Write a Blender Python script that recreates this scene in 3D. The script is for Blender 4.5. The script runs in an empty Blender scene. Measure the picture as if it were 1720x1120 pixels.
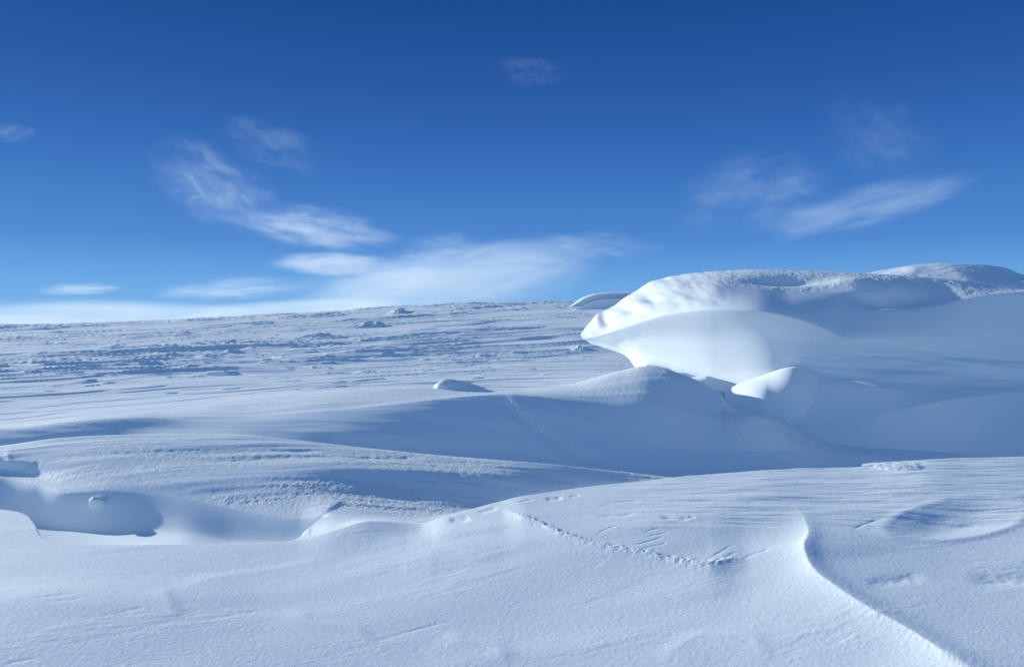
import bpy, math
import numpy as np

# ------------------------------------------------------------------ camera, world, sun, exposure
SC = bpy.context.scene
COL = SC.collection
F = 1338.0                 # focal length in photo pixels (28 mm on a 36 mm sensor)
EYE = 1.45                 # camera height above the datum
SUN_EL, SUN_AZ = math.radians(13.5), math.radians(56.0)     # azimuth: from the view direction towards the left

cam = bpy.data.objects.new('camera', bpy.data.cameras.new('camera'))
COL.objects.link(cam)
SC.camera = cam
cam.data.lens = 28.0
cam.data.sensor_width = 36.0
cam.data.clip_start = 0.05
cam.data.clip_end = 60000.0
cam.location = (0, 0, EYE)
cam.rotation_euler = (math.pi / 2, 0, 0)

world = bpy.data.worlds.new("World")
SC.world = world
world.use_nodes = True


def build_sky():
    nt = world.node_tree
    N, L = nt.nodes, nt.links
    bg = N['Background']
    sky = N.new('ShaderNodeTexSky')
    sky.sky_type = 'NISHITA'
    sky.sun_disc = False
    sky.sun_elevation = SUN_EL
    sky.sun_rotation = -SUN_AZ
    sky.dust_density = 0.0
    sky.ozone_density = 4.0
    sky.altitude = 1500
    tc = N.new('ShaderNodeTexCoord')
    sep = N.new('ShaderNodeSeparateXYZ')
    L.new(tc.outputs['Generated'], sep.inputs[0])
    ramp = N.new('ShaderNodeValToRGB')
    e = ramp.color_ramp.elements
    stops = [(0.0, (.190, .450, .80)), (0.06, (.135, .365, .745)), (0.11, (.073, .236, .612)),
             (0.17, (.048, .178, .525)), (0.235, (.027, .125, .430)), (0.30, (.0165, .090, .345)),
             (0.385, (.0085, .062, .262)), (0.55, (.018, .08, .28)), (1.0, (.04, .12, .33))]
    while len(e) < len(stops):
        e.new(0.5)
    for k, (p, c) in enumerate(stops):
        e[k].position = p
        e[k].color = (*c, 1)
    L.new(sep.outputs['Z'], ramp.inputs[0])
    add = N.new('ShaderNodeMixRGB')
    add.blend_type = 'ADD'
    add.inputs[0].default_value = 0.05
    L.new(ramp.outputs[0], add.inputs[1])
    sc = N.new('ShaderNodeMixRGB')
    sc.blend_type = 'MULTIPLY'
    sc.inputs[0].default_value = 1.0
    L.new(sky.outputs[0], sc.inputs[1])
    sc.inputs[2].default_value = (.1, .1, .1, 1)
    L.new(sc.outputs[0], add.inputs[2])
    # away from the view the sky is paler (nearer the sun on the left, and opposite it)
    mr = N.new('ShaderNodeMapRange')
    mr.interpolation_type = 'SMOOTHSTEP'
    L.new(sep.outputs['Y'], mr.inputs[0])
    mr.inputs[1].default_value = 0.55
    mr.inputs[2].default_value = -0.35
    mr.inputs[3].default_value = 0.0
    mr.inputs[4].default_value = 0.33
    pale = N.new('ShaderNodeMixRGB')
    L.new(mr.outputs[0], pale.inputs[0])
    L.new(add.outputs[0], pale.inputs[1])
    pale.inputs[2].default_value = (.22, .415, .68, 1)
    L.new(pale.outputs[0], bg.inputs[0])
    bg.inputs[1].default_value = 0.925


build_sky()

sun_data = bpy.data.lights.new('sun', 'SUN')
sun_data.energy = 5.0
sun_data.angle = math.radians(0.6)
sun_data.color = (0.95, 1.0, 0.925)
sun = bpy.data.objects.new('sun', sun_data)
COL.objects.link(sun)
sun.rotation_euler = (math.pi / 2 - SUN_EL, 0, SUN_AZ + math.pi)   # refined below
SD = np.array([-math.sin(SUN_AZ) * math.cos(SUN_EL), math.cos(SUN_AZ) * math.cos(SUN_EL), math.sin(SUN_EL)])
from mathutils import Vector
sun.rotation_euler = Vector(SD).to_track_quat('Z', 'Y').to_euler()
sun.location = tuple(SD * 50)

SC.cycles.diffuse_bounces = 8
SC.cycles.max_bounces = 12
SC.cycles.volume_bounces = 3
SC.view_settings.view_transform = 'Standard'
SC.view_settings.look = 'None'
SC.view_settings.exposure = 0.12
SC.view_settings.gamma = 1.0


# ------------------------------------------------------------------ numeric helpers
def pchip_slopes(x, y):
    """x (..,n) increasing, y (..,n) -> monotone slopes"""
    h = np.diff(x, axis=-1)
    d = np.diff(y, axis=-1) / h
    m = np.zeros_like(y)
    w1 = 2 * h[..., 1:] + h[..., :-1]
    w2 = h[..., 1:] + 2 * h[..., :-1]
    prod = d[..., :-1] * d[..., 1:]
    with np.errstate(divide='ignore', invalid='ignore'):
        mm = (w1 + w2) / (w1 / d[..., :-1] + w2 / d[..., 1:])
    m[..., 1:-1] = np.where(prod > 0, mm, 0.0)
    m[..., 0] = d[..., 0]
    m[..., -1] = d[..., -1]
    return m


def hermite(x0, x1, y0, y1, m0, m1, x):
    h = x1 - x0
    t = (x - x0) / h
    t2, t3 = t * t, t * t * t
    return (2*t3 - 3*t2 + 1) * y0 + (t3 - 2*t2 + t) * h * m0 + (-2*t3 + 3*t2) * y1 + (t3 - t2) * h * m1


def pchip(xp, yp, x):
    xp = np.asarray(xp, float)
    yp = np.asarray(yp, float)
    x = np.clip(x, xp[0], xp[-1])
    if len(xp) == 2:
        return np.interp(x, xp, yp)
    m = pchip_slopes(xp, yp)
    i = np.clip(np.searchsorted(xp, x, side='right') - 1, 0, len(xp) - 2)
    return hermite(xp[i], xp[i+1], yp[i], yp[i+1], m[i], m[i+1], x)


_rng = np.random.RandomState(7)
_perm = _rng.permutation(4096)
_gx = np.cos(np.linspace(0, 2*np.pi, 4096, endpoint=False))[_rng.permutation(4096)]
_gy_idx = None
_ang = _rng.rand(4096) * 2 * np.pi
_GX, _GY = np.cos(_ang), np.sin(_ang)


def noise(x, y, seed=0):
    xi = np.floor(x).astype(np.int64)
    yi = np.floor(y).astype(np.int64)
    fx, fy = x - xi, y - yi
    u = fx*fx*fx*(fx*(fx*6-15)+10)
    v = fy*fy*fy*(fy*(fy*6-15)+10)

    def g(ix, iy, dx, dy):
        k = _perm[(_perm[(ix + seed*131) & 4095] + iy) & 4095]
        return _GX[k]*dx + _GY[k]*dy
    n00 = g(xi, yi, fx, fy)
    n10 = g(xi+1, yi, fx-1, fy)
    n01 = g(xi, yi+1, fx, fy-1)
    n11 = g(xi+1, yi+1, fx-1, fy-1)
    return 1.5 * ((n00*(1-u)+n10*u)*(1-v) + (n01*(1-u)+n11*u)*v)


def fbm(x, y, octv=4, seed=0, gain=0.5, lac=2.03):
    a, s, t = 1.0, 0.0, 0.0
    for k in range(octv):
        s = s + a*noise(x, y, seed + k)
        t += a
        a *= gain
        x, y = x*lac + 3.1, y*lac + 1.7
    return s / t


def sstep(a, b, x):
    t = np.clip((x - a) / (b - a), 0, 1)
    return t*t*(3-2*t)


def rot(x, y, deg):
    c, s = math.cos(math.radians(deg)), math.sin(math.radians(deg))
    return c*x + s*y, -s*x + c*y


def polyline_dist(px, py, pts, ysc=1.0):
    """signed distance (left of travel positive) and arc parameter 0..1 to a polyline, py stretched by ysc"""
    P = np.array(pts, float)
    P[:, 1] *= ysc
    q = py * ysc
    best = np.full(px.shape, 1e9)
    sgn = np.zeros(px.shape)
    par = np.zeros(px.shape)
    seg = np.hypot(*np.diff(P, axis=0).T)
    cum = np.concatenate([[0], np.cumsum(seg)])
    for i in range(len(P)-1):
        dx, dy = P[i+1] - P[i]
        L2 = dx*dx + dy*dy
        t = np.clip(((px-P[i, 0])*dx + (q-P[i, 1])*dy) / L2, 0, 1)
        ex, ey = px - P[i, 0] - t*dx, q - P[i, 1] - t*dy
        d = np.hypot(ex, ey)
        c = dx*(q-P[i, 1]) - dy*(px-P[i, 0])
        m = d < best
        best = np.where(m, d, best)
        sgn = np.where(m, -np.sign(c), sgn)
        par = np.where(m, (cum[i] + t*seg[i]) / cum[-1], par)
    return best * sgn, par


def smooth_line(pts, n=60):
    P = np.array(pts, float)
    t = np.concatenate([[0], np.cumsum(np.hypot(*np.diff(P, axis=0).T))])
    s = np.linspace(0, t[-1], n)
    return np.stack([pchip(t, P[:, 0], s), pchip(t, P[:, 1], s)], 1)


# ------------------------------------------------------------------ snow material
def snow_material(name, grain_scale=1.0):
    m = bpy.data.materials.new(name)
    m.use_nodes = True
    nt = m.node_tree
    N, L = nt.nodes, nt.links
    b = N['Principled BSDF']
    b.inputs['Base Color'].default_value = (.89, .92, .925, 1)
    b.inputs['Roughness'].default_value = 0.65
    b.inputs['Specular IOR Level'].default_value = 0.2
    tc = N.new('ShaderNodeTexCoord')
    at = N.new('ShaderNodeAttribute')
    at.attribute_name = 'grain'
    n1 = N.new('ShaderNodeTexNoise')
    n1.inputs['Scale'].default_value = 45.0 * grain_scale
    n1.inputs['Detail'].default_value = 5.0
    n1.inputs['Roughness'].default_value = 0.7
    L.new(tc.outputs['Object'], n1.inputs['Vector'])
    mul = N.new('ShaderNodeMath')
    mul.operation = 'MULTIPLY'
    cen = N.new('ShaderNodeMath')
    cen.operation = 'SUBTRACT'
    cen.inputs[1].default_value = 0.5
    L.new(n1.outputs['Fac'], cen.inputs[0])
    L.new(cen.outputs[0], mul.inputs[0])
    L.new(at.outputs['Fac'], mul.inputs[1])
    bump = N.new('ShaderNodeBump')
    bump.inputs['Strength'].default_value = 1.0
    bump.inputs['Distance'].default_value = 0.012 / grain_scale
    L.new(mul.outputs[0], bump.inputs['Height'])
    L.new(bump.outputs[0], b.inputs['Normal'])
    # ice crystals: a few tiny facets, each with its own tilt, catch the sun
    vo = N.new('ShaderNodeTexVoronoi')
    vo.inputs['Scale'].default_value = 120.0
    L.new(tc.outputs['Object'], vo.inputs['Vector'])
    sepc = N.new('ShaderNodeSeparateColor')
    L.new(vo.outputs['Color'], sepc.inputs[0])
    th = N.new('ShaderNodeMath')
    th.operation = 'GREATER_THAN'
    th.inputs[1].default_value = 0.98
    L.new(sepc.outputs[0], th.inputs[0])
    near = N.new('ShaderNodeMath')
    near.operation = 'LESS_THAN'
    near.inputs[1].default_value = 0.36
    L.new(vo.outputs['Distance'], near.inputs[0])
    both = N.new('ShaderNodeMath')
    both.operation = 'MULTIPLY'
    L.new(th.outputs[0], both.inputs[0])
    L.new(near.outputs[0], both.inputs[1])
    ma = N.new('ShaderNodeVectorMath')
    ma.operation = 'MULTIPLY_ADD'
    L.new(vo.outputs['Color'], ma.inputs[0])
    ma.inputs[1].default_value = (2, 2, 2)
    ma.inputs[2].default_value = (-1, -1, -1)
    # second random vector from position-cell so that the chosen cells tilt every way
    wn = N.new('ShaderNodeTexWhiteNoise')
    L.new(vo.outputs['Position'], wn.inputs['Vector'])
    ma2 = N.new('ShaderNodeVectorMath')
    ma2.operation = 'MULTIPLY_ADD'
    L.new(wn.outputs['Color'], ma2.inputs[0])
    ma2.inputs[1].default_value = (1.7, 1.7, 0.7)
    ma2.inputs[2].default_value = (-1.05, -0.65, 0.45)
    nrm = N.new('ShaderNodeVectorMath')
    nrm.operation = 'NORMALIZE'
    L.new(ma2.outputs[0], nrm.inputs[0])
    cr = N.new('ShaderNodeBsdfDiffuse')
    cr.inputs['Color'].default_value = (.97, .97, .97, 1)
    L.new(nrm.outputs[0], cr.inputs['Normal'])
    mix = N.new('ShaderNodeMixShader')
    L.new(both.outputs[0], mix.inputs[0])
    L.new(b.outputs[0], mix.inputs[1])
    L.new(cr.outputs[0], mix.inputs[2])
    L.new(mix.outputs[0], N['Material Output'].inputs['Surface'])
    return m


SNOW = snow_material('wind_packed_snow')
SNOW_FAR = snow_material('distant_snow', 0.25)


def grid_mesh(name, X, Y, Z, mat, grain=None, loc=None):
    """X,Y,Z (r,c) arrays -> one smooth mesh object"""
    r, c = X.shape
    co = np.stack([X, Y, Z], -1).reshape(-1, 3)
    if loc is not None:
        co = co - np.array(loc)
    me = bpy.data.meshes.new(name)
    me.vertices.add(r*c)
    me.vertices.foreach_set('co', co.astype(np.float32).ravel())
    i = np.arange(r*c, dtype=np.int32).reshape(r, c)
    q = np.stack([i[:-1, :-1], i[:-1, 1:], i[1:, 1:], i[1:, :-1]], -1).reshape(-1, 4)
    nf = len(q)
    me.loops.add(nf*4)
    me.loops.foreach_set('vertex_index', q.ravel())
    me.polygons.add(nf)
    me.polygons.foreach_set('loop_start', np.arange(0, nf*4, 4, dtype=np.int32))
    me.polygons.foreach_set('loop_total', np.full(nf, 4, np.int32))
    me.polygons.foreach_set('use_smooth', np.ones(nf, bool))
    me.update(calc_edges=True)
    if grain is not None:
        a = me.attributes.new('grain', 'FLOAT', 'POINT')
        a.data.foreach_set('value', grain.astype(np.float32).ravel())
    me.materials.append(mat)
    o = bpy.data.objects.new(name, me)
    if loc is not None:
        o.location = loc
    COL.objects.link(o)
    return o


def tag(o, label=None, cat=None, group=None, kind=None):
    for k, v in (('label', label), ('category', cat), ('group', group), ('kind', kind)):
        if v:
            o[k] = v
    return o


def proj(X, Y, Z):
    return 860 + F*X/Y, 560 - F*(Z-EYE)/Y


# ------------------------------------------------------------------ the snow field: profile lines, near to far
# every line: (photo x, photo y, distance); in between, the ground follows a monotone spline
RIGHT4 = [(620, 876, 5.3), (700, 880.5, 5.36), (745, 868, 5.4), (800, 852, 5.55), (850, 839, 5.7), (930, 825, 5.95), (1000, 815, 6.15), (1100, 806, 6.35), (1150, 801, 6.45), (1300, 789, 6.65),
          (1445, 783, 6.8), (1500, 778, 6.85), (1560, 772, 6.88), (1640, 770, 6.95), (1720, 768, 7.0), (2600, 770, 7.2)]
RIGHT5 = [(620, 872, 5.75), (700, 876, 5.75), (745, 890, 5.8), (850, 862, 6.2), (1000, 846, 6.8), (1150, 832, 7.1), (1300, 815, 7.4), (1445, 812, 7.6), (1720, 800, 7.7), (2600, 800, 7.8)]
RIGHT6 = [(640, 870, 6.0), (700, 874, 6.05), (850, 855, 6.6), (1000, 840, 7.1), (1150, 828, 7.4), (1300, 812, 7.7), (1720, 798, 7.9), (2600, 798, 8.0)]
# open ground (no hollow)
CREST = [(-900, 916, 4.86), (120, 916, 4.86), (300, 917, 4.88), (440, 915, 4.9), (500, 908, 4.98), (560, 892, 5.1)] + RIGHT4
TROUGH = [(-900, 874, 5.6), (120, 874, 5.6), (300, 874, 5.6), (440, 880, 5.55), (500, 889, 5.5), (560, 877, 5.6)] + RIGHT5
FOOT = [(-900, 845, 6.3), (120, 846, 6.25), (300, 858, 6.1), (440, 872, 5.95), (500, 874, 5.9), (560, 869, 5.92)] + RIGHT6
# the same with the wind-scooped hollow on the left
CREST_H = [(-900, 916, 4.86), (120, 916, 4.86), (300, 917, 4.88), (480, 916, 4.94), (560, 913, 5.0), (600, 900, 5.1)] + RIGHT4
TROUGH_H = [(-900, 960, 5.5), (120, 958, 5.5), (300, 926, 5.45), (480, 932, 5.45), (560, 930, 5.5), (600, 895, 5.6)] + RIGHT5
FOOT_H = [(-900, 868, 6.9), (-200, 868, 6.9), (0, 876, 6.85), (100, 889, 6.72), (200, 898, 6.45), (300, 897, 6.25), (400, 911, 6.1), (480, 915, 5.98), (540, 912, 5.92), (600, 885, 5.95)] + RIGHT6
# edge of the hollow: (photo x, distance)
HOLLOW = [(-900, 6.3), (-200, 6.15), (0, 6.05), (36, 5.9), (54, 5.55), (67, 5.2), (84, 4.98), (120, 4.89), (300, 4.905), (480, 4.96), (499, 5.02), (508, 5.2), (518, 5.5), (533, 5.8), (552, 6.1), (575, 6.4), (620, 7.6), (-900, 8.6)]

TL = [
    # under the camera
    [(-900, 2173, 1.2), (2600, 2173, 1.2)],
    # just below the frame
    [(-900, 1140, 2.9), (0, 1146, 2.9), (860, 1158, 2.95), (1720, 1135, 2.95), (2600, 1120, 3.0)],
    # middle of the near bank
    [(-900, 1010, 3.6), (0, 1015, 3.65), (400, 1020, 3.75), (860, 985, 4.0), (1300, 955, 4.2), (1720, 935, 4.45), (2600, 920, 4.5)],
    [(-900, 966, 4.2), (0, 965, 4.22), (400, 965, 4.3), (640, 935, 4.6), (860, 905, 4.75), (1150, 868, 5.1), (1450, 850, 5.45), (1720, 840, 5.6), (2600, 840, 5.6)],
    # crest of the near bank
    CREST,
    # foot behind the crest (hidden trough or the floor of the left hollow)
    TROUGH,
    # foot of the far wall of the hollow
    FOOT,
    # rim of the drift above the hollow
    [(-900, 790, 7.5), (-200, 792, 7.5), (0, 802, 7.4), (60, 812, 7.2), (110, 828, 6.95), (180, 823, 6.9), (250, 829, 6.8), (330, 841, 6.62), (430, 862, 6.35), (500, 870, 6.2), (560, 862, 6.15), (700, 866, 6.3), (850, 846, 6.9), (1000, 830, 7.5), (1150, 819, 7.7), (1300, 807, 7.9), (1720, 796, 8.05), (2600, 796, 8.2)],
    # shaded step on the drift
    [(-900, 775, 7.75), (-200, 778, 7.75), (0, 788, 7.6), (110, 806, 7.18), (250, 806, 7.0), (330, 808, 6.92), (430, 812, 6.85), (560, 826, 6.75), (700, 836, 6.78), (850, 828, 7.05), (1000, 818, 7.5), (1150, 814, 7.75), (1300, 804, 8.05), (1720, 794, 8.15), (2600, 794, 8.3)],
    [(-900, 760, 7.7), (-200, 765, 7.7), (0, 774, 7.62), (200, 772, 7.44), (400, 773, 7.4), (600, 786, 7.2), (800, 800, 7.22), (1000, 808, 7.6), (1150, 809, 7.8), (1300, 802, 8.2), (1720, 792, 8.25), (2600, 792, 8.4)],
    # crest of the drift
    [(-900, 765, 8.0), (-200, 762, 8.0), (0, 749, 8.02), (100, 736, 8.1), (200, 731, 8.15), (380, 730, 8.18), (500, 740, 8.08), (600, 751, 7.98), (750, 766, 7.85), (900, 778, 7.82), (1050, 793, 7.95), (1150, 803, 8.05), (1300, 800, 8.35), (1450, 796, 8.4), (1720, 788, 8.4), (2600, 788, 8.5)],
    # foot of the long shaded slope
    [(-900, 772, 9.1), (-200, 766, 9.1), (0, 756, 9.15), (100, 744, 9.25), (200, 736, 9.35), (300, 731, 9.3), (380, 731, 9.2), (500, 744, 8.95), (600, 755, 8.85), (750, 770, 8.7), (900, 781, 8.6), (1050, 795, 8.5), (1150, 800, 8.5), (1300, 787, 8.7), (1450, 785, 8.75), (1560, 782, 8.75), (1720, 778, 8.75), (2600, 775, 8.75)],
    [(-900, 755, 9.4), (-200, 748, 9.4), (0, 738, 9.38), (150, 721, 9.58), (240, 717, 9.65), (300, 718, 9.6), (400, 716, 9.5), (600, 726, 9.15), (750, 731, 9.1), (900, 738, 9.1), (1050, 758, 9.05), (1150, 768, 9.05), (1300, 754, 9.1), (1450, 764, 9.1), (1560, 770, 9.15), (1720, 772, 9.3), (2600, 770, 9.6)],
    # shoulder where the slope rolls over
    [(-900, 733, 9.85), (-200, 728, 9.75), (0, 720, 9.7), (150, 705, 9.85), (240, 699, 9.95), (300, 701, 9.95), (400, 699, 9.9), (560, 688, 9.75), (700, 674, 9.8), (850, 662, 9.95), (1000, 672, 9.95), (1090, 668, 9.9), (1200, 694, 9.7), (1300, 720, 9.47), (1340, 735, 9.5), (1400, 748, 9.5), (1450, 754, 9.5), (1560, 757, 9.6), (1720, 765, 9.7), (2600, 765, 9.9)],
    # crest of the slope
    [(-900, 722, 10.6), (-200, 722, 10.6), (0, 714, 10.5), (150, 699, 10.6), (300, 686, 10.9), (400, 672, 11.2), (500, 663, 11.0), (600, 655, 10.9), (740, 649, 10.9), (860, 655, 10.9), (950, 647, 10.9), (1040, 624, 10.85), (1090, 614, 10.8), (1140, 627, 10.5), (1200, 655, 10.3), (1235, 690, 10.0), (1300, 709, 9.76), (1340, 722, 9.85), (1400, 742, 9.9), (1450, 746, 9.9), (1560, 746, 10.0), (1720, 755, 10.1), (2600, 755, 10.4)],
    # dip behind it
    [(-900, 717, 12.2), (-200, 717, 12.2), (0, 710, 12.2), (150, 697, 12.2), (300, 684, 12.3), (600, 657, 12.4), (740, 655, 12.4), (860, 657, 12.6), (950, 656, 12.6), (1040, 640, 12.6), (1090, 636, 12.4), (1200, 680, 12.0), (1300, 700, 11.6), (1720, 690, 11.2), (2600, 690, 11.2)],
    # the plain
    [(-900, 690, 14.0), (0, 684, 14.0), (300, 668, 14.2), (600, 650, 14.6), (900, 645, 15.0), (1100, 636, 15.0), (1720, 640, 15.0), (2600, 640, 15.0)],
    [(-900, 640, 18.5), (0, 637, 18.5), (600, 624, 19.0), (1100, 612, 19.0), (1720, 610, 19.0), (2600, 610, 19)],
    [(-900, 608, 26.0), (0, 605, 26.0), (600, 592, 26.0), (1100, 578, 26.0), (1720, 580, 26.0), (2600, 580, 26)],
    [(-900, 584, 38.0), (0, 580, 38.0), (600, 563, 38.0), (1100, 544, 38.0), (1720, 545, 38.0), (2600, 545, 38)],
    [(-900, 566, 60.0), (0, 562, 60.0), (600, 540, 60.0), (1100, 519, 60.0), (1720, 515, 60.0), (2600, 515, 60)],
    # skyline of the plain
    [(-900, 556, 110.0), (0, 549, 110.0), (200, 543, 108.0), (400, 533, 104.0), (560, 526, 98.0), (650, 519, 96.0), (750, 514, 92.0), (860, 510, 90.0), (960, 508, 88.0), (1100, 504, 86.0), (1720, 495, 86.0), (2600, 495, 86)],
    # far side, falling away
    [(-900, 560, 135.0), (0, 554, 135.0), (600, 534, 125.0), (900, 520, 120), (1720, 508, 120.0), (2600, 508, 120)],
    [(-900, 566, 400.0), (2600, 566, 400.0)],
]
SHARP = {4: lambda p: 0.55 + 0*p, 7: lambda p: 0.05 + 0*p, 10: lambda p: 0.35 + 0*p, 13: lambda p: 0.75*sstep(260, 340, p)*(1-sstep(820, 960, p)), 14: lambda p: 0*p}       # creased lines


def terrain(TL):
    inner = np.arange(-80, 1801, 1.6)
    step = 1.6 * 1.09 ** np.arange(1, 75)
    left = -80 - np.cumsum(step)
    right = inner[-1] + np.cumsum(step)
    left = left[left > -5200]
    right = right[right < 6900]
    px = np.concatenate([left[::-1], inner, right])
    rows = np.concatenate([np.geomspace(1.2, 3.0, 90)[:-1], np.geomspace(3.0, 16.0, 900)[:-1], np.geomspace(16, 125, 560)[:-1], np.geomspace(125, 400, 30)])
    nc, nr, K = len(px), len(rows), len(TL)
    Yk = np.zeros((nc, K))
    Zk = np.zeros((nc, K))
    for k, ln in enumerate(TL):
        a = np.array(ln, float)
        py = pchip(a[:, 0], a[:, 1], px)
        yy = pchip(a[:, 0], a[:, 2], px)
        if k:
            yy = np.maximum(yy, Yk[:, k-1] + 0.04)
        Yk[:, k] = yy
        Zk[:, k] = -(py - 560)/F*yy
    d = np.diff(Zk, axis=1)/np.diff(Yk, axis=1)
    m = pchip_slopes(Yk, Zk)
    mL, mR = m.copy(), m.copy()
    for k, s in SHARP.items():
        w = s(px)
        mL[:, k] = m[:, k]*(1-w) + d[:, k-1]*w
        mR[:, k] = m[:, k]*(1-w) + d[:, k]*w
    idx = np.zeros((nr, nc), np.int32)
    for k in range(1, K-1):
        idx += rows[:, None] >= Yk[None, :, k]
    ci = np.arange(nc)[None, :]
    Yg = np.broadcast_to(rows[:, None], (nr, nc))
    Z = hermite(Yk[ci, idx], Yk[ci, idx+1], Zk[ci, idx], Zk[ci, idx+1], mR[ci, idx], mL[ci, idx+1], Yg)
    PX = np.broadcast_to(px[None, :], (nr, nc))
    PY = 560 - F*Z/Yg
    X = (PX-860)/F*Yg
    Z = Z + EYE
    crest_near = Yk[None, :, 4]
    return PX, PY, X, np.array(Yg), Z, Yk


def sub(mask, fn, Z, *arrs):
    """add fn evaluated only where mask holds"""
    i = np.nonzero(mask)
    Z[i] += fn(*[a[i] for a in arrs])


def sculpt(PX, PY, X, Y, Z, Yk):
    grain = np.zeros_like(Z)
    c4, c7, c10, c11, c14 = (Yk[None, :, k] for k in (4, 7, 10, 11, 14))
    near = (Y < c4 + 0.05) | ((PX < 520) & (Y < c7 - 0.3) & (HOLE < 0.5))
    drift = (Y > c7 - 0.05) & (Y < c10 + 0.1)
    # ---- grain of the snow, by part of the ground
    g_near = 0.2
    g = np.where(near, g_near, 0.0)
    g = np.maximum(g, 0.25*(Y <= c7)*(1-sstep(430, 560, PX)))
    b_on = sstep(c7 - 0.05, c7 + 0.02, Y) * (1 - sstep(c10 + 0.02, c10 + 0.2, Y))
    g = np.maximum(g, b_on * 1.0)
    crest_on = sstep(c14 - 1.2, c14 - 0.7, Y) * (1-sstep(c14+1, c14+2, Y)) * (1 - sstep(1120, 1250, PX))
    g = np.maximum(g, crest_on * 0.8)
    g = np.maximum(g, sstep(12.5, 14, Y) * 0.25)
    saddle = (1-HOLE)*sstep(420, 520, PX) * (1-sstep(760, 800, PX)) * sstep(4.7, 5.5, Y) * (Y < 7)
    g = np.maximum(g, saddle * 0.45)
    g = g*(1-0.9*HOLE*(Y < c7))
    grain[:] = g

    # ---- near bank: wind scour running away to the right
    def scour(x, y, px, py):
        a, b = rot(x, y, 24)
        wv = 0.25*fbm(a*0.9, b*1.4, 2, 11)
        h = 0.0045*fbm(a*0.7 + 5, (b+wv)*2.2, 2, 3)
        patch = sstep(-0.1, 0.35, fbm(a*1.1, b*2.2, 2, 21))
        h += 0.010*fbm(a*0.45+3, b*0.8, 2, 35)
        h += 0.0011*patch*fbm(a*5, b*24 + 8*wv, 3, 5)
        n = fbm(a*1.5 + 9, b*3.0, 4, 31)
        h += 0.0010*sstep(0.02, 0.14, n)*patch
        return h
    sub(near & (Y > 2), scour, Z, X, Y, PX, PY)

    def stroke(pts, prof, ymin, ymax, pad=160, ysc=1.6):
        pts = smooth_line(pts)
        x0, x1 = pts[:, 0].min()-pad, pts[:, 0].max()+pad
        y0, y1 = pts[:, 1].min()-pad, pts[:, 1].max()+pad
        mk = (PX > x0) & (PX < x1) & (PY > y0) & (PY < y1) & (Y > ymin) & (Y < ymax) 
        i = np.nonzero(mk)
        if len(i[0]) == 0:
            return
        d, t = polyline_dist(PX[i], PY[i], pts, ysc)
        sc = Y[i]/F
        Z[i] += prof(d*sc, t, PX[i], PY[i])*(1-sstep(0.55*pad, 0.98*pad, np.abs(d)))

    def ends(t, a=0.12, b=0.12):
        return sstep(0, a, t)*(1-sstep(1-b, 1.0, t))

    # long ridge at the lower right: broad lit flank on its left, short step on its right
    def ridge(d, t, px, py):
        w = 0.02*noise(px/9.0, py/7.0, 41)*0.5
        d = d + w*0.25*np.exp(-np.abs(d)/0.04)
        left = 0.75*np.exp(-np.abs(d)/0.36) + 0.25*np.exp(-np.abs(d)/0.08)
        right = np.exp(-(d/0.07)**2)*0.10 + 0.90*np.exp(-np.abs(d)/1.1)
        return 0.085*sstep(835, 950, py)*np.where(d < 0, left, right)
    stroke([(1335, 840), (1352, 880), (1358, 910), (1350, 940), (1362, 975), (1405, 1015), (1460, 1052), (1520, 1085), (1580, 1125), (1640, 1170)], ridge, 2.3, 6.5, 620)

    # serrated little scarp across the middle of the bank
    def scarp(d, t, px, py):
        d = d + (0.02*noise(px/11.0, py/9.0, 43) + 0.012*noise(px/4.5, py/4.0, 44))*np.exp(-np.abs(d)/0.03)
        low = np.exp(-np.abs(d)/0.12)
        return 0.028*sstep(838, 885, px)*(1-sstep(1190, 1262, px))*np.where(d < 0, low, 0.3*np.exp(-(d/0.022)**2)+0.7*np.exp(-d/.25))
    stroke([(838, 852), (870, 870), (910, 886), (955, 906), (1010, 920), (1060, 930), (1110, 942), (1150, 951), (1190, 957), (1225, 950), (1255, 944)], scarp, 3, 6.2, 220)

    def cut(depth, width):
        return lambda d, t, px, py: -0.28*depth*ends(t, .3, .3)*np.exp(-(d/width)**2)*(1+0.3*noise(px/16.0, py/6.0, 47))

    def lip(h, wl, wr):
        return lambda d, t, px, py: h*ends(t, .25, .25)*np.where(d < 0, np.exp(-np.abs(d)/wl), np.exp(-(d/wr)**2))
    # scallops under the crest
    for pts, dp, w in [([(752, 872), (772, 873), (790, 868)], .035, .03), ([(800, 862), (825, 855), (838, 850)], .022, .02),
                       ([(868, 846), (885, 842), (900, 840)], .012, .014), ([(915, 838), (932, 838), (945, 834)], .028, .022), ([(955, 834), (975, 832)], .016, .014),
                       ([(1010, 846), (1060, 842), (1080, 841)], .012, .014), ([(1000, 868), (1040, 868), (1070, 862)], .018, .016),
                       ([(1105, 868), (1140, 874), (1165, 872)], .022, .022), ([(1155, 870), (1170, 872)], .012, .015),
                       ([(1450, 1003), (1500, 996), (1560, 984)], .02, .045), ([(1620, 990), (1690, 989), (1790, 980)], .022, .05),
                       ([(1430, 900), (1465, 880), (1490, 872)], .01, .014),
                       ([(1175, 954), (1195, 945), (1225, 925), (1240, 918)], .007, .010), ([(1195, 953), (1215, 947), (1240, 932)], .006, .010), ([(1240, 950), (1262, 942), (1300, 930)], .007, .014),
                       ([(1000, 902), (1025, 890), (1040, 886)], .008, .009), ([(1080, 898), (1100, 892), (1112, 890)], .008, .008), ([(1085, 906), (1110, 900), (1125, 898)], .009, .008), ([(1060, 922), (1090, 914), (1118, 904)], .009, .008), ([(1070, 930), (1110, 920), (1128, 914)], .008, .008)]:
        stroke(pts, cut(dp, w), 3, 7, 60, 1.8)
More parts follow.
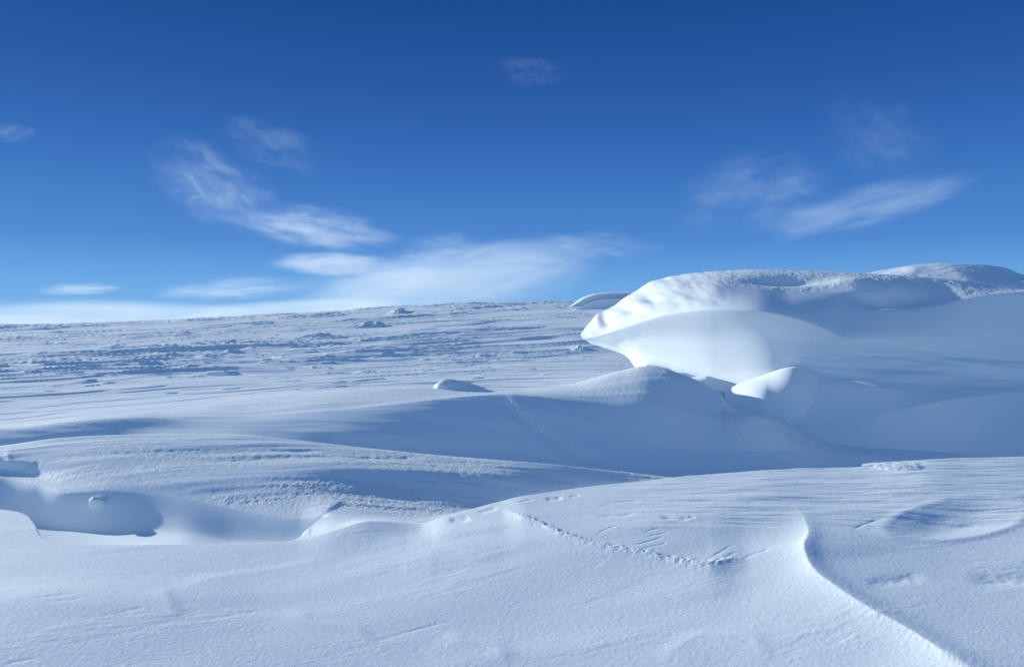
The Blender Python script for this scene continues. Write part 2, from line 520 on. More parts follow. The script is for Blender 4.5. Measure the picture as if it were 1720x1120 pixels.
    # hair cracks and small steps in the crust
    for pts in [[(60, 1004), (100, 1000), (140, 995)], [(70, 1012), (110, 1009), (150, 1002)], [(190, 1030), (225, 1024), (245, 1018)], [(330, 1044), (390, 1033), (455, 1022)], [(610, 1082), (690, 1058), (765, 1038)], [(0, 1118), (40, 1108), (70, 1104)], [(500, 893), (525, 892), (550, 889)]]:
        stroke(pts, cut(.006, .011), 2, 5.3, 60, 2.0)
    # faint older edges of the crust
    for pts, h in [([(270, 985), (285, 1020), (300, 1040)], .012), ([(285, 1000), (350, 975), (480, 955), (600, 930)], .012), ([(740, 1060), (780, 1078), (830, 1085), (850, 1120)], .012), 
                   ([(480, 1020), (520, 1045), (600, 1060), (620, 1085)], .012), ([(1100, 1120), (1180, 1075), (1260, 1080), (1290, 1130)], .01)]:
        stroke(pts, lip(h*.4, .10, .05), 2, 5.3, 90, 1.6)
    # oval wind dish
    def dish(px, py, y):
        q = np.hypot((px-1605+0.5*(py-878))/105.0, (py-876 + 0.10*(px-1600))/34.0)
        return -0.026*(1-sstep(0.15, 1.1, q)) + 0.004*np.exp(-((q-1.1)/0.15)**2)
    sub((PX > 1400) & (PX < 1800) & (PY > 800) & (PY < 950) & near, dish, Z, PX, PY, Y)
    # streaks along the top of the right bank
    def streaks(x, y, px, py):
        w = sstep(950, 1200, px)*(1-sstep(868, 905, py))
        return w*(0.012*fbm(x*0.9+2, y*5.0+0.4*x, 4, 51) + 0.008*np.abs(fbm(x*1.3, y*9, 2, 53)))
    sub(near & (PX > 900) & (PY < 920) & (PX < 2600), streaks, Z, X, Y, PX, PY)

    # ---- the striated drift beyond the hollow
    def stria(x, y, px, py):
        a, b = rot(x, y, 5)
        h = 0.030*fbm(a*0.26, b*2.2, 3, 61) + 0.006*fbm(a*0.9, b*8, 3, 63)
        return h
    wB = sstep(c7, c7+0.25, Y)*(1-sstep(c10-0.15, c10+0.15, Y))
    i = np.nonzero(wB > 0.001)
    Z[i] += wB[i]*stria(X[i], Y[i], PX[i], PY[i])
    gr = 0.35 + 0.9*sstep(-0.25, 0.3, fbm(X[i]*0.5, Y[i]*2.2, 3, 65))
    grain[i] *= gr
    # fine roughness as real relief on drift, saddle and slope crest
    k = np.nonzero((grain > 0.05) & (Y > 4.5) & (Y < 13))
    Z[k] += grain[k]*(0.0022*fbm(X[k]*15, Y[k]*15, 2, 67))
    k = np.nonzero((grain > 0.05) & (Y < 7) & (Y > 2.4))
    Z[k] += grain[k]*(0.0022*fbm(X[k]*40, Y[k]*40, 2, 69))

    # little cracks in the drift
    stroke([(440, 752), (490, 757), (545, 757)], cut(.03, .02), 7, 8.9, 60)
    stroke([(570, 766), (640, 769), (720, 768)], cut(.035, .025), 7, 8.9, 60)

    # ---- footprints down the shaded slope
    def track(d, t, px, py):
        beads = 0.5 + 0.5*np.sin(t*190 + 3*noise(t*40, t*0+.5, 46))
        return -0.020*ends(t, .05, .2)*np.exp(-(d/0.055)**2)*(0.45 + 0.55*beads) + 0.006*np.exp(-((np.abs(d)-0.11)/0.05)**2)*ends(t, .1, .3)
    stroke([(838, 672), (870, 697), (900, 722), (935, 745), (980, 770), (1030, 784)], track, 8.3, 10.8, 80, 1.0)
    # undulation in the bowl
    def bowl(x, y):
        return 0.03*fbm(x*0.45, y*0.9, 2, 71) + 0.010*fbm(x*0.5, y*5.0 + 0.8*x, 3, 73)
    w = sstep(c11, c11+0.3, Y)*(1-sstep(c14-0.3, c14+0.3, Y))
    i = np.nonzero(w > 0.001)
    Z[i] += w[i]*bowl(X[i], Y[i])

    # ---- the plain: eroded wind crust
    def sast(x, y):
        a, b = rot(x, y, 14)
        wx = 2.2*fbm(a*0.07, b*0.12, 3, 81)
        big = fbm(a*0.05+3, (b+wx)*0.11, 3, 83)
        n = fbm(a*0.075, (b+wx)*0.42, 4, 85)
        m = fbm(a*0.22+7, (b+wx)*1.35, 3, 87)
        rd = fbm(a*0.085+27, (b+wx)*0.7, 2, 95)
        m3 = fbm(a*0.75+17, (b+wx)*2.0, 3, 93)
        pat = sstep(-0.15, 0.3, fbm(x*0.05+11, y*0.04, 3, 89))
        pat2 = sstep(-0.1, 0.25, fbm(x*0.03+31, y*0.05, 3, 91))
        amp = 0.5 + 0.5*sstep(15, 26, y)
        h = 0.20*big
        h += amp*(0.05*n + pat2*(0.045*sstep(0.08, 0.14, n) - 0.04*sstep(-.14, -.2, n)) + 0.05*sstep(0.32, 0.38, n))
        h += amp*(0.05+0.95*pat)*(0.008*m + 0.030*sstep(0.13, 0.20, m) - 0.02*sstep(-0.14, -0.22, m) + 0.022*(0.3+0.7*pat2)*sstep(0.18, 0.27, m3) + 0.04*sstep(0.40, 0.47, m3))
        h += amp*(0.3+0.7*pat2)*0.09*np.clip(1-np.abs(rd)*3.0, 0, 1)**1.5
        return h
    w = sstep(c14+0.3, c14+3.5, Y)
    w = w*(1-0.6*sstep(120, 200, Y))
    i = np.nonzero(w > 0.001)
    h = sast(X[i], Y[i])
    Z[i] += w[i]*h*(1 + 0.6*sstep(35, 90, Y[i]))
    return grain


TLH = list(TL)
TLH[4], TLH[5], TLH[6] = CREST_H, TROUGH_H, FOOT_H
PX, PY, X, Y, Z, YK = terrain(TL)
ZH = terrain(TLH)[4]


def cut_hollow():
    poly = np.array(HOLLOW, float)
    wx, wy = (poly[:, 0]-860)/F*poly[:, 1], poly[:, 1]
    pts = np.stack([wx, wy], 1)
    d0 = smooth_line(pts[:16], 160)
    ring = np.concatenate([d0, pts[16:], d0[:1]])
    i = np.nonzero((Y > 4.6) & (Y < 8.8) & (X < 0) & (X > -13))
    x, y = X[i], Y[i]
    d, _ = polyline_dist(x, y, ring)
    inside = np.zeros(x.shape, bool)
    for a, b in zip(ring[:-1], ring[1:]):
        c = ((a[1] > y) != (b[1] > y)) & (x < (b[0]-a[0])*(y-a[1])/((b[1]-a[1]) + 1e-12) + a[0])
        inside ^= c
    sd = np.where(inside, np.abs(d), -np.abs(d)) + 0.012*noise(x*3.0, y*3.0, 17)
    w = sstep(0.0, 0.07, sd)
    Z[i] = Z[i]*(1-w) + ZH[i]*w
    return i, w


HOLE_I, HOLE_W = cut_hollow()
HOLE = np.zeros_like(Z)
HOLE[HOLE_I] = HOLE_W
PY = 560 - F*(Z-EYE)/Y
GR = sculpt(PX, PY, X, Y, Z, YK)
ZG = Z


def ground_at(px, py):
    """first point of the field seen at a photo position"""
    c = int(np.argmin(np.abs(PX[0] - px)))
    qy = 560 - F*(ZG[:, c]-EYE)/Y[:, c]
    r = int(np.argmax(qy <= py))
    return np.array([X[r, c], Y[r, c], ZG[r, c]])


def ground_z(x, y):
    px = 860 + F*x/y
    c = np.interp(px, PX[0], np.arange(PX.shape[1]))
    r = np.interp(y, Y[:, 0], np.arange(Y.shape[0]))
    c0 = np.clip(c.astype(int), 0, PX.shape[1]-2)
    r0 = np.clip(r.astype(int), 0, Y.shape[0]-2)
    fc, fr = c-c0, r-r0
    return (ZG[r0, c0]*(1-fc)+ZG[r0, c0+1]*fc)*(1-fr) + (ZG[r0+1, c0]*(1-fc)+ZG[r0+1, c0+1]*fc)*fr


field = tag(grid_mesh('snow_field', X, Y, Z, SNOW, GR), kind='structure')

# ground reaching the horizon on every side, lower than the modelled field
gm = bpy.data.meshes.new('snow_ground')
S = 9000.0
gm.from_pydata([(-S, -S, -14.0), (S, -S, -14.0), (S, S, -14.0), (-S, S, -14.0)], [], [(0, 1, 2, 3)])
gm.materials.append(SNOW_FAR)
ground = bpy.data.objects.new('ground', gm)
COL.objects.link(ground)
tag(ground, kind='structure')


# ------------------------------------------------------------------ drifts that overhang: lofted shells
def loft(lines, nu, nv, sharp=()):
    """lines of (photo x, photo y, distance), back to front -> world arrays (nv,nu)"""
    u = np.linspace(0, 1, nu)
    P = []
    for ln in lines:
        a = np.array(ln, float)
        # common parameter: photo x from first to last point
        px = a[0, 0] + (a[-1, 0]-a[0, 0])*u
        py = pchip(a[:, 0], a[:, 1], px)
        yy = pchip(a[:, 0], a[:, 2], px)
        P.append(np.stack([(px-860)/F*yy, yy, EYE-(py-560)/F*yy], -1))
    P = np.stack(P, 1)                       # nu,K,3
    K = P.shape[1]
    seg = np.linalg.norm(np.diff(P, axis=1), axis=2).mean(0)
    t = np.concatenate([[0], np.cumsum(np.maximum(seg, 0.02))])
    tv = np.interp(np.linspace(0, K-1, nv), np.arange(K), t)
    out = np.zeros((nv, nu, 3))
    tt = np.broadcast_to(t, (nu, K))
    i = np.clip(np.searchsorted(t, tv, side='right')-1, 0, K-2)
    for c in range(3):
        y = P[:, :, c]
        m = pchip_slopes(tt, y)
        mL, mR = m.copy(), m.copy()
        d = np.diff(y, axis=1)/np.diff(tt, axis=1)
        for k, s in sharp:
            mL[:, k] = m[:, k]*(1-s)+d[:, k-1]*s
            mR[:, k] = m[:, k]*(1-s)+d[:, k]*s
        out[:, :, c] = hermite(t[i][:, None], t[i+1][:, None], y[:, i].T, y[:, i+1].T, mR[:, i].T, mL[:, i+1].T, tv[:, None])
    return out, np.interp(tv, t, np.arange(K))


def normals(P):
    du = np.gradient(P, axis=1)
    dv = np.gradient(P, axis=0)
    n = np.cross(du, dv)
    n /= np.maximum(np.linalg.norm(n, axis=2, keepdims=True), 1e-9)
    return n


def big_drift():
    L = [
        [(978, 566, 13.9), (1040, 575, 15.2), (1100, 575, 16.2), (1300, 570, 17.5), (1720, 560, 16.5), (2300, 560, 15.5)],
        [(975, 560, 13.7), (985, 546, 13.8), (1010, 527, 14.0), (1040, 507, 14.2), (1070, 487, 14.3), (1100, 471, 14.3), (1140, 461.5, 14.0), (1200, 456, 13.6), (1270, 453, 13.2), (1350, 454.5, 12.85), (1450, 459, 12.5), (1520, 463, 12.3), (1600, 470, 12.15), (1720, 487, 12.05), (2300, 520, 12)],
        [(976, 565, 13.6), (990, 557, 13.5), (1010, 545, 13.4), (1040, 527, 13.2), (1100, 496, 12.9), (1150, 485, 12.6), (1200, 481, 12.3), (1270, 486, 12.0), (1330, 493, 11.8), (1400, 491, 11.7), (1450, 488, 11.6), (1490, 493, 11.4), (1530, 508, 11.2), (1565, 514, 11.1), (1620, 503, 11.1), (1720, 490, 11.25), (2300, 480, 11.6)],
        [(978, 568, 13.55), (1010, 563, 13.2), (1040, 553, 12.9), (1070, 543, 12.6), (1130, 527, 12.05), (1200, 520, 11.5), (1260, 521, 11.15), (1330, 533, 10.88), (1390, 554, 10.72), (1420, 570, 10.68), (1500, 568, 10.7), (1720, 555, 10.98), (2300, 550, 11.6)],
        [(980, 570, 13.5), (1020, 571, 13.2), (1060, 572, 12.85), (1110, 572, 12.42), (1200, 572, 11.7), (1300, 576, 11.1), (1400, 590, 10.78), (1500, 605, 10.7), (1720, 605, 10.88), (2300, 600, 11.5)],
        [(985, 572, 13.5), (1020, 580, 13.3), (1050, 588, 13.05), (1080, 600, 12.7), (1130, 612, 12.22), (1200, 625, 11.6), (1300, 616, 11.02), (1340, 616, 10.9), (1400, 622, 10.65), (1500, 638, 10.36), (1720, 640, 10.78), (2300, 640, 11.4)],
        [(988, 574, 13.55), (1020, 582, 13.4), (1050, 591, 13.2), (1085, 610, 12.6), (1130, 640, 11.8), (1180, 651, 11.3), (1230, 658, 11.0), (1300, 664, 10.55), (1340, 680, 10.38), (1400, 704, 10.15), (1500, 691, 9.95), (1560, 677, 9.95), (1720, 659, 10.45), (2300, 650, 11.2)],
        [(990, 576, 13.8), (1020, 585, 13.8), (1050, 596, 13.6), (1085, 640, 12.7), (1130, 680, 11.9), (1180, 690, 11.3), (1230, 700, 10.95), (1300, 715, 10.4), (1400, 760, 9.7), (1500, 775, 9.55), (1720, 785, 9.45), (2300, 780, 9.4)],
        [(992, 577, 14.1), (1020, 586, 14.1), (1050, 597, 13.9), (1085, 645, 12.9), (1180, 750, 11.3), (1300, 800, 10.3), (1400, 840, 9.3), (1500, 870, 8.9), (1720, 890, 8.8), (2300, 890, 9.3)],
    ]
    P, kv = loft(L, 900, 520, sharp=[(2, 0.5), (3, 0.55), (6, 0.95)])
    px, py = proj(P[..., 0], P[..., 1], P[..., 2])
    kk = np.broadcast_to(kv[:, None], px.shape)
    n = normals(P)
    d = np.zeros(px.shape)
    x, z, y = P[..., 0], P[..., 2], P[..., 1]
    grain = np.zeros(px.shape)
    top = (1-sstep(1.85, 2.02, kk))
    grain += top*0.75*sstep(1080, 1200, px)
    leftb = (1-sstep(2.7, 3.0, kk))*(1-sstep(1180, 1260, px))
    grain = np.maximum(grain, 0.35*leftb)
    grain = np.maximum(grain, 0.05)
    # rough wind-eaten crust on top
    k = np.nonzero(top > .01)
    d[k] += (top*sstep(1060, 1220, px))[k]*(0.006*fbm(x[k]*8, y[k]*6, 3, 101) + 0.004*fbm(x[k]*26, y[k]*16, 3, 102))
    # dents on the nose
    d += leftb*0.032*fbm(x*2.2, z*3.0, 3, 105)
    for (cx, cy, rx, ry, a) in [(1092, 502, 14, 8, -.05), (1018, 541, 10, 8, -.06), (1005, 535, 7, 10, .04), (1500, 500, 46, 11, -.22), (1320, 471, 62, 7, -.09), (1430, 476, 40, 9, .06), (1060, 520, 16, 7, -.03)]:
        q = ((px-cx)/rx)**2 + ((py-cy)/ry)**2
        d += a*np.exp(-q)
    # streaky ribs running right from the scoop
    rib = sstep(1290, 1420, px)*sstep(545, 600, py)*(1-sstep(640, 685, py))
    d += rib*(1-0.6*sstep(620, 660, py))*(0.15*fbm(x*0.38+1.0, (z*3.4 + 0.22*x), 3, 107))
    P = P + n*d[..., None]*(-1 if n[260, 450, 1] > 0 else 1)
    o = grid_mesh('snow_drift', P[..., 0], P[..., 1], P[..., 2], SNOW, grain)
    for nm, ls in (('foot_ridge', [
            [(1084, 611, 12.3), (1120, 617, 12.1), (1150, 632, 12.0), (1187, 634, 12.0)],
            [(1085, 612, 12.1), (1122, 620, 11.8), (1152, 634, 11.55), (1187, 630, 11.4)],
            [(1087, 616, 12.0), (1130, 638, 11.3), (1162, 648, 11.05), (1186, 648, 11.1)],
            [(1090, 660, 12.0), (1130, 710, 11.3), (1162, 740, 10.9), (1186, 740, 10.85)]]), ('foot_ridge', [
            [(1208, 656, 11.30), (1270, 632, 11.30), (1335, 615, 11.20), (1400, 644, 11.10), (1480, 685, 11.40)],
            [(1211, 656.5, 11.10), (1275, 634, 10.85), (1335, 617, 10.65), (1400, 650, 10.75), (1480, 690, 10.95)],
            [(1216, 658, 11.00), (1290, 657, 10.46), (1338, 644, 10.40), (1400, 668, 10.65), (1480, 700, 10.80)],
            [(1220, 720, 10.80), (1290, 730, 10.20), (1340, 730, 10.15), (1400, 730, 10.40), (1480, 705, 10.70)]])):
        Q, _ = loft(ls, 160, 80, sharp=[(1, 0.5)])
        c = grid_mesh(nm, Q[..., 0], Q[..., 1], Q[..., 2], SNOW, np.full(Q.shape[:2], .15))
        c.parent = o
    tag(o, 'large wind carved snow drift with a sunlit overhanging nose and a shaded face', 'snow drift')
    return o


big_drift()


def far_mound():
    L = [
        [(1430, 475, 28), (1560, 480, 30), (1800, 490, 30)],
        [(1440, 462, 25.5), (1480, 454.5, 25.8), (1530, 446.5, 26), (1580, 442.5, 26), (1650, 444.5, 26), (1690, 450.5, 26), (1715, 460, 26), (1740, 468, 26), (1800, 472, 26)],
        [(1440, 465, 25), (1500, 456, 24.6), (1540, 449, 24.5), (1600, 449, 24.2), (1650, 453, 24.2), (1690, 460, 24.2), (1740, 470, 24.3), (1800, 474, 24)],
        [(1440, 475, 24.4), (1500, 470, 23.2), (1560, 470, 22.8), (1640, 472, 22.4), (1720, 475, 22.4), (1800, 478, 22)],
        [(1440, 500, 24), (1560, 500, 22), (1720, 500, 21.5), (1800, 500, 21)],
        [(1440, 610, 22), (1560, 610, 20), (1720, 610, 19.5), (1800, 610, 19)],
    ]
    P, kv = loft(L, 260, 120, sharp=[(1, 0.3)])
    P[..., 2] += 0.03*fbm(P[..., 0]*1.5, P[..., 1]*2.5, 3, 121)
    o = grid_mesh('snow_mound', P[..., 0], P[..., 1], P[..., 2], SNOW, np.full(P.shape[:2], .3))
    tag(o, 'smooth rounded snow mound rising behind the large drift at the right edge', 'snow mound')


far_mound()


def rolled():
    L = [
        [(956, 517, 33), (1010, 510, 34), (1130, 512, 34)],
        [(957, 515.5, 32), (966, 508, 32.2), (980, 499, 32.4), (1000, 493, 32.5), (1030, 490.5, 32.5), (1062, 490, 32.4), (1130, 492, 32)],
        [(958, 516, 31.7), (970, 509, 31.6), (985, 501, 31.5), (1005, 496, 31.4), (1035, 494.5, 31.2), (1065, 494, 31), (1130, 496, 30.5)],
        [(960, 516.5, 31.9), (974, 511, 31.8), (990, 504, 31.7), (1010, 499, 31.6), (1040, 498, 31.5), (1065, 498, 31.3), (1130, 500, 31)],
        [(962, 517, 31.5), (978, 514, 31.3), (995, 507, 31.1), (1015, 503, 30.9), (1045, 502, 30.6), (1065, 502, 30.4), (1130, 505, 30)],
        [(966, 518, 31.5), (985, 517, 31.3), (1000, 513, 31.1), (1020, 509, 30.9), (1045, 508, 30.7), (1065, 508, 30.5), (1130, 510, 30.2)],
        [(970, 530, 31.2), (1000, 530, 30.8), (1065, 530, 30), (1130, 530, 29.6)],
    ]
    L = [[(x, y, d + 30.0) for x, y, d in ln] for ln in L] + [[(970, 548, 58.5), (1000, 548, 58), (1065, 548, 57), (1130, 548, 56.5)]]
    P, kv = loft(L, 240, 180)
    o = grid_mesh('snow_cornice', P[..., 0], P[..., 1], P[..., 2], SNOW, np.full(P.shape[:2], .1))
    tag(o, 'small curled snow cornice with banded layers on the skyline left of the large drift', 'snow cornice')


rolled()


# ------------------------------------------------------------------ small snow pieces
def heap(name, px, py, w, h, depth, seed, label, cat, group=None, grain=0.4, skew=0.0, rough=0.35, sink=0.12, jag=0.0, power=0.7, shift=(0, 0, 0)):
    """a small heap: w, h in photo pixels at the place it stands, depth in metres"""
    p = ground_at(px, py) + np.array(shift)
    k = p[1]/F
    W, H = w*k*0.5, h*k
    n = 72
    u, v = np.meshgrid(np.linspace(-1.15, 1.15, n*2), np.linspace(-1.15, 1.15, n))
    uu = u + skew*(1-v*v)*0.0
    r = np.sqrt(uu**2*(1+0.25*noise(v*1.7, u*0+seed, seed)) + v**2)
    prof = np.where(u < skew, 1-((skew-u)/(1.0+skew))**2, 1-((u-skew)/(1.0-skew))**2)
    a = np.clip(prof, 0, 1)*np.clip(1-v*v, 0, 1)
    hh = a**power*(1+rough*fbm(u*2.2+seed, v*2.2, 4, seed)) + jag*a*sstep(0.0, 0.15, fbm(u*2.5+seed, v*1.5, 3, seed+3))
    hh = hh + 0.06*rough*fbm(u*9, v*7, 3, seed+5)*(a > 0)
    x = p[0]+u*W
    y = p[1]+v*depth*0.5
    z = ground_z(x, y) + hh*H*1.25 - sink*H - (0.1+0.5*H)*np.clip(r-0.9, 0, 1)/0.2
    o = grid_mesh(name, x, y, z, SNOW, np.full(u.shape, grain), tuple(p))
    tag(o, label, cat, group)
    return o


heap('snow_hummock', 775, 653, 100, 13, 0.34, 3, 'low smooth dome of snow sitting on the crest in the middle distance', 'snow mound', grain=1.0, skew=-0.45, rough=0.12, power=1.0)


def chunk():
    import bmesh
    p = ground_at(166, 842)
    bm = bmesh.new()
    bmesh.ops.create_icosphere(bm, subdivisions=5, radius=1.0)
    co = np.array([v.co for v in bm.verts])
    f = 1 + 0.18*fbm(co[:, 0]*1.6+3, co[:, 2]*1.6+co[:, 1], 3, 5) + 0.03*fbm(co[:, 0]*9, co[:, 2]*9+co[:, 1]*7, 2, 6)
    co = np.sign(co)*np.abs(co)**0.8*f[:, None]*np.array([.058, .05, .036])
    for v, c in zip(bm.verts, co):
        v.co = c
    me = bpy.data.meshes.new('snow_chunk')
    bm.to_mesh(me)
    bm.free()
    for f in me.polygons:
        f.use_smooth = True
    me.materials.append(SNOW)
    o = bpy.data.objects.new('snow_chunk', me)
    o.location = (p[0], p[1]-0.035, p[2]+0.0)
    o.rotation_euler = (0.1, 0.12, 0.5)
    COL.objects.link(o)
    tag(o, 'small bright snow chunk stuck on the shaded wall of the left hollow', 'snow chunk')


chunk()

GP = 'snow lumps scattered on the plain'
for a in [
    (370, 576, 42, 8, 1.2, 11, 'bright pointed snow lump standing alone on the upper left plain', -0.2),
    (352, 629, 78, 11, 0.9, 12, 'long white broken snow lump on the plain above the shaded left trough', 0.2),
    (527, 564, 44, 10, 1.8, 15, 'white snow peak with a long tail on its left, below the skyline', 0.55),
    (606, 548, 60, 14, 3.0, 16, 'wedge shaped snow block with a dark right side below the skyline', 0.5),
    (664, 526, 26, 11, 4.0, 17, 'ragged snow peak on the skyline left of the curled cornice', -0.3),
    (968, 586, 22, 7, 0.9, 19, 'small sharp snow lump on the plain by the nose of the large drift', 0.3),
    (136, 641, 34, 6, 0.7, 20, 'little white snow lump on the smooth plain at the left', 0.3),
]:
    heap('snow_lump', a[0], a[1], a[2]*1.4, a[3]*0.6, a[4]*1.2, a[5], a[6], 'snow lump', GP, 0.1, 0.55+0.2*a[7], 0.35, 0.3, 0.0, 1.2)


def foot():
    o = heap('foot_ridge', 1305, 722, 230, 22, 1.1, 23, None, None, None, 0.8, -0.15, 0.25, 0.3, 0.0, 1.7)
    o.parent = bpy.data.objects['snow_drift']


foot()


def ledge():
    L = [
        [(1449, 788, 6.95), (1480, 786, 7.0), (1530, 783, 7.05), (1600, 780, 7.05)],
        [(1450, 779, 6.85), (1465, 777, 6.87), (1500, 775, 6.9), (1540, 773, 6.95), (1600, 781, 7.0)],
        [(1448, 781, 6.74), (1463, 780, 6.72), (1500, 780, 6.66), (1540, 782, 6.6), (1600, 796, 6.55)],
        [(1449, 787, 6.72), (1463, 787.5, 6.68), (1500, 790, 6.56), (1540, 796, 6.45), (1600, 810, 6.4)],
        [(1450, 794, 6.8), (1463, 796, 6.75), (1500, 800, 6.55), (1540, 815, 6.4), (1600, 830, 6.35)],
    ]
    P, kv = loft(L, 160, 90, sharp=[(1, 0.4), (2, 0.5)])
    P[..., 0] += 0.012*fbm(P[..., 2]*40, P[..., 1]*20, 3, 131)
    P[..., 2] += 0.006*fbm(P[..., 0]*14, P[..., 1]*14, 3, 133)
    o = grid_mesh('snow_ledge', P[..., 0], P[..., 1], P[..., 2], SNOW, np.full(P.shape[:2], .3))
    tag(o, 'sunlit snow ledge with a broken white end on the near crest at the right', 'snow ledge')


ledge()


# ------------------------------------------------------------------ clouds: volumes of thin vapour far behind the plain
def cloud_material(tau_per_m, seed, scale, lo, hi, edge):
    m = bpy.data.materials.new('cloud_vapour')
    m.use_nodes = True
    nt = m.node_tree
    N, L = nt.nodes, nt.links
    N.remove(N['Principled BSDF'])
    vs = N.new('ShaderNodeVolumeScatter')
    vs.inputs['Color'].default_value = (.93, .99, 1, 1)
    vs.inputs['Anisotropy'].default_value = 0.15
    tc = N.new('ShaderNodeTexCoord')
    wn = N.new('ShaderNodeTexNoise')
    wn.inputs['Scale'].default_value = 1.9
    wn.inputs['Detail'].default_value = 6
    off = N.new('ShaderNodeVectorMath')
    off.operation = 'ADD'
    off.inputs[1].default_value = (seed*3.7, seed*1.9, seed*2.3)
    L.new(tc.outputs['Object'], off.inputs[0])
    L.new(off.outputs[0], wn.inputs['Vector'])
    wv = N.new('ShaderNodeVectorMath')
    wv.operation = 'MULTIPLY_ADD'
    L.new(wn.outputs['Color'], wv.inputs[0])
    wv.inputs[1].default_value = (1.5, 1.5, 1.5)
    wv.inputs[2].default_value = (-.75, -.75, -.75)
    ad = N.new('ShaderNodeVectorMath')
    ad.operation = 'ADD'
    L.new(tc.outputs['Object'], ad.inputs[0])
    L.new(wv.outputs[0], ad.inputs[1])
    ln = N.new('ShaderNodeVectorMath')
    ln.operation = 'LENGTH'
    L.new(ad.outputs[0], ln.inputs[0])
    fall = N.new('ShaderNodeMapRange')
    fall.interpolation_type = 'SMOOTHERSTEP'
    L.new(ln.outputs['Value'], fall.inputs[0])
    fall.inputs[1].default_value = 0.98
    fall.inputs[2].default_value = edge
    fall.inputs[3].default_value = 0
    fall.inputs[4].default_value = 1
    nz = N.new('ShaderNodeTexNoise')
    nz.inputs['Scale'].default_value = scale
    nz.inputs['Detail'].default_value = 8
    nz.inputs['Roughness'].default_value = 0.62
    nz.inputs['Distortion'].default_value = 0.9
    L.new(off.outputs[0], nz.inputs['Vector'])
    nm = N.new('ShaderNodeMapRange')
    nm.interpolation_type = 'SMOOTHSTEP'
    L.new(nz.outputs['Fac'], nm.inputs[0])
    nm.inputs[1].default_value = lo
    nm.inputs[2].default_value = hi
    ln2 = N.new('ShaderNodeVectorMath')
    ln2.operation = 'LENGTH'
    L.new(tc.outputs['Object'], ln2.inputs[0])
    rim = N.new('ShaderNodeMapRange')
    rim.interpolation_type = 'SMOOTHSTEP'
    L.new(ln2.outputs['Value'], rim.inputs[0])
    rim.inputs[1].default_value = 0.84
    rim.inputs[2].default_value = 0.5
    fr = N.new('ShaderNodeMath')
    fr.operation = 'MULTIPLY'
    L.new(fall.outputs[0], fr.inputs[0])
    L.new(rim.outputs[0], fr.inputs[1])
    mu = N.new('ShaderNodeMath')
    mu.operation = 'MULTIPLY'
    L.new(fr.outputs[0], mu.inputs[0])
    L.new(nm.outputs[0], mu.inputs[1])
    m2 = N.new('ShaderNodeMath')
    m2.operation = 'MULTIPLY'
    L.new(mu.outputs[0], m2.inputs[0])
    m2.inputs[1].default_value = tau_per_m
    L.new(m2.outputs[0], vs.inputs['Density'])
    L.new(vs.outputs[0], N['Material Output'].inputs['Volume'])
    return m


def cloud(px, py, w, h, tilt, tau, seed, label, group=None, dist=5000.0, scale=3.0, lo=0.42, hi=0.78, edge=0.1):
    import bmesh
    bm = bmesh.new()
    bmesh.ops.create_icosphere(bm, subdivisions=4, radius=1.0)
    co = np.array([v.co for v in bm.verts])
    f = 1 - 0.16*(0.5+0.5*fbm(co[:, 0]*2.2+seed*5, co[:, 2]*2.2+co[:, 1], 3, seed))
    for v, k in zip(bm.verts, f):
        v.co *= float(k)
    me = bpy.data.meshes.new('cloud')
    bm.to_mesh(me)
    bm.free()
    for p in me.polygons:
        p.use_smooth = True
    k = dist/F
    dx, dz = w*k/2*1.25, h*k/2*1.25
    dy = dx*0.6
    me.materials.append(cloud_material(tau/(dy*0.9), seed, scale, lo, hi, edge))
    o = bpy.data.objects.new('cloud', me)
    o.location = ((px-860)*k, dist, EYE+(560-py)*k)
    o.scale = (dx, dy, dz)
    o.rotation_euler = (0, -math.radians(tilt), 0)
    COL.objects.link(o)
    tag(o, label, 'cloud', group)
    return o


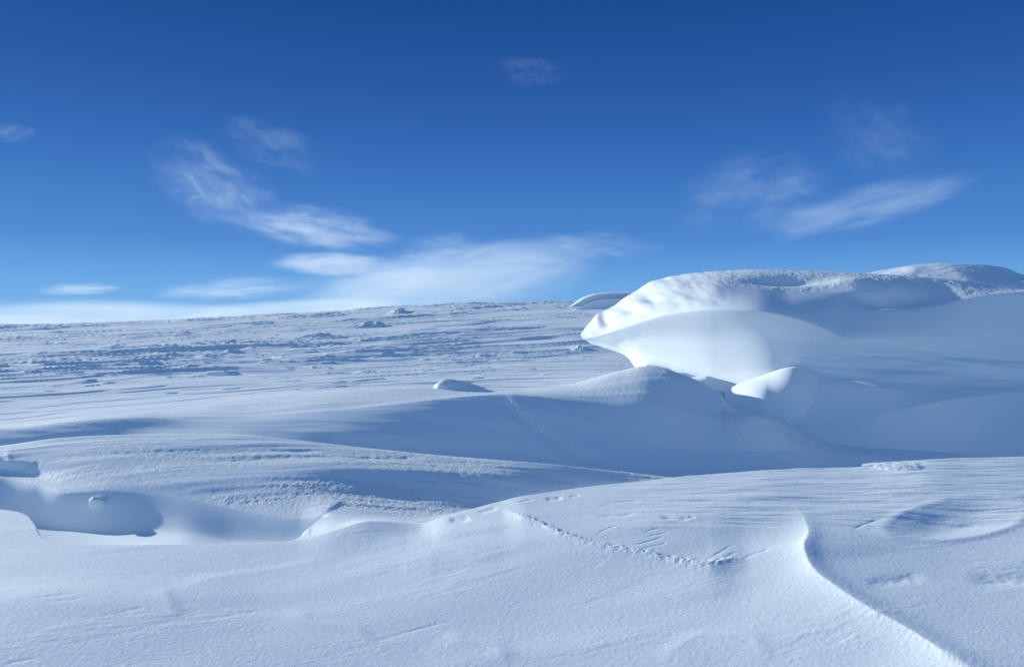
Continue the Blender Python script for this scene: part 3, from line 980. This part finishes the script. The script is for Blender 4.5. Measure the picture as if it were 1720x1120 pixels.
GC = 'thin clouds in the blue sky'
cloud(362, 315, 290, 150, -28, 0.85, 1, 'torn upper part of the wispy cloud at left, ragged and half transparent', GC, 5200)
cloud(535, 384, 300, 84, -8, 1.9, 2, 'bright feathery cloud just above the small flat lens cloud', GC, 5400, lo=.36)
cloud(556, 444, 240, 44, 0, 1.6, 3, 'small flat lens shaped cloud above the left end of the big cloud bank', GC, 5600, lo=.25, hi=.65)
cloud(750, 474, 640, 140, 7, 1.8, 4, 'big pale cloud bank lying over the middle of the snowy skyline', GC, 6800, scale=2.2, lo=.26, hi=.72)
cloud(190, 538, 1000, 76, 0, 1.9, 5, 'long low white cloud band on the horizon at the left', GC, 8200, scale=2.5, lo=.2, hi=.7)
cloud(1450, 348, 440, 84, 13, 1.0, 6, 'long slanting streak of cloud above the large drift', GC, 5200, scale=2.0, lo=.33, hi=.8)
cloud(1262, 322, 300, 160, 10, 0.5, 7, 'faint patchy cloud at the left end of the slanting streak', GC, 5300)
cloud(1010, 413, 250, 60, -4, 0.9, 8, 'thin greyish cloud shred between the cloud bank and the large drift', GC, 5600)
cloud(888, 122, 170, 60, -8, 0.2, 9, 'tiny faint cloud puff high in the dark blue sky at the middle', GC, 4800)
cloud(1475, 228, 240, 160, -20, 0.25, 10, 'very faint cloud veil high above the slanting streak', GC, 4800)
cloud(462, 245, 220, 100, -18, 0.34, 11, 'pale cloud wisp to the upper right of the torn wispy cloud', GC, 4900)
cloud(15, 222, 110, 44, 0, 0.35, 12, 'small cloud wisp at the left edge of the sky', GC, 5000)
cloud(130, 486, 170, 24, 2, 0.9, 13, 'thin short cloud streak above the horizon band at far left', GC, 6000, lo=.3, hi=.7)
cloud(735, 415, 180, 66, 5, 0.8, 14, 'thin cloud patch on top of the big cloud bank', GC, 6000)
cloud(520, 520, 460, 46, 2, 1.6, 16, 'low soft cloud strip joining the horizon band to the big cloud bank', GC, 7600, scale=2.2, lo=.22, hi=.7)
cloud(390, 486, 300, 50, 3, 1.0, 15, 'pale cloud strip between the lens cloud and the horizon band', GC, 6200, lo=.33, hi=.75)
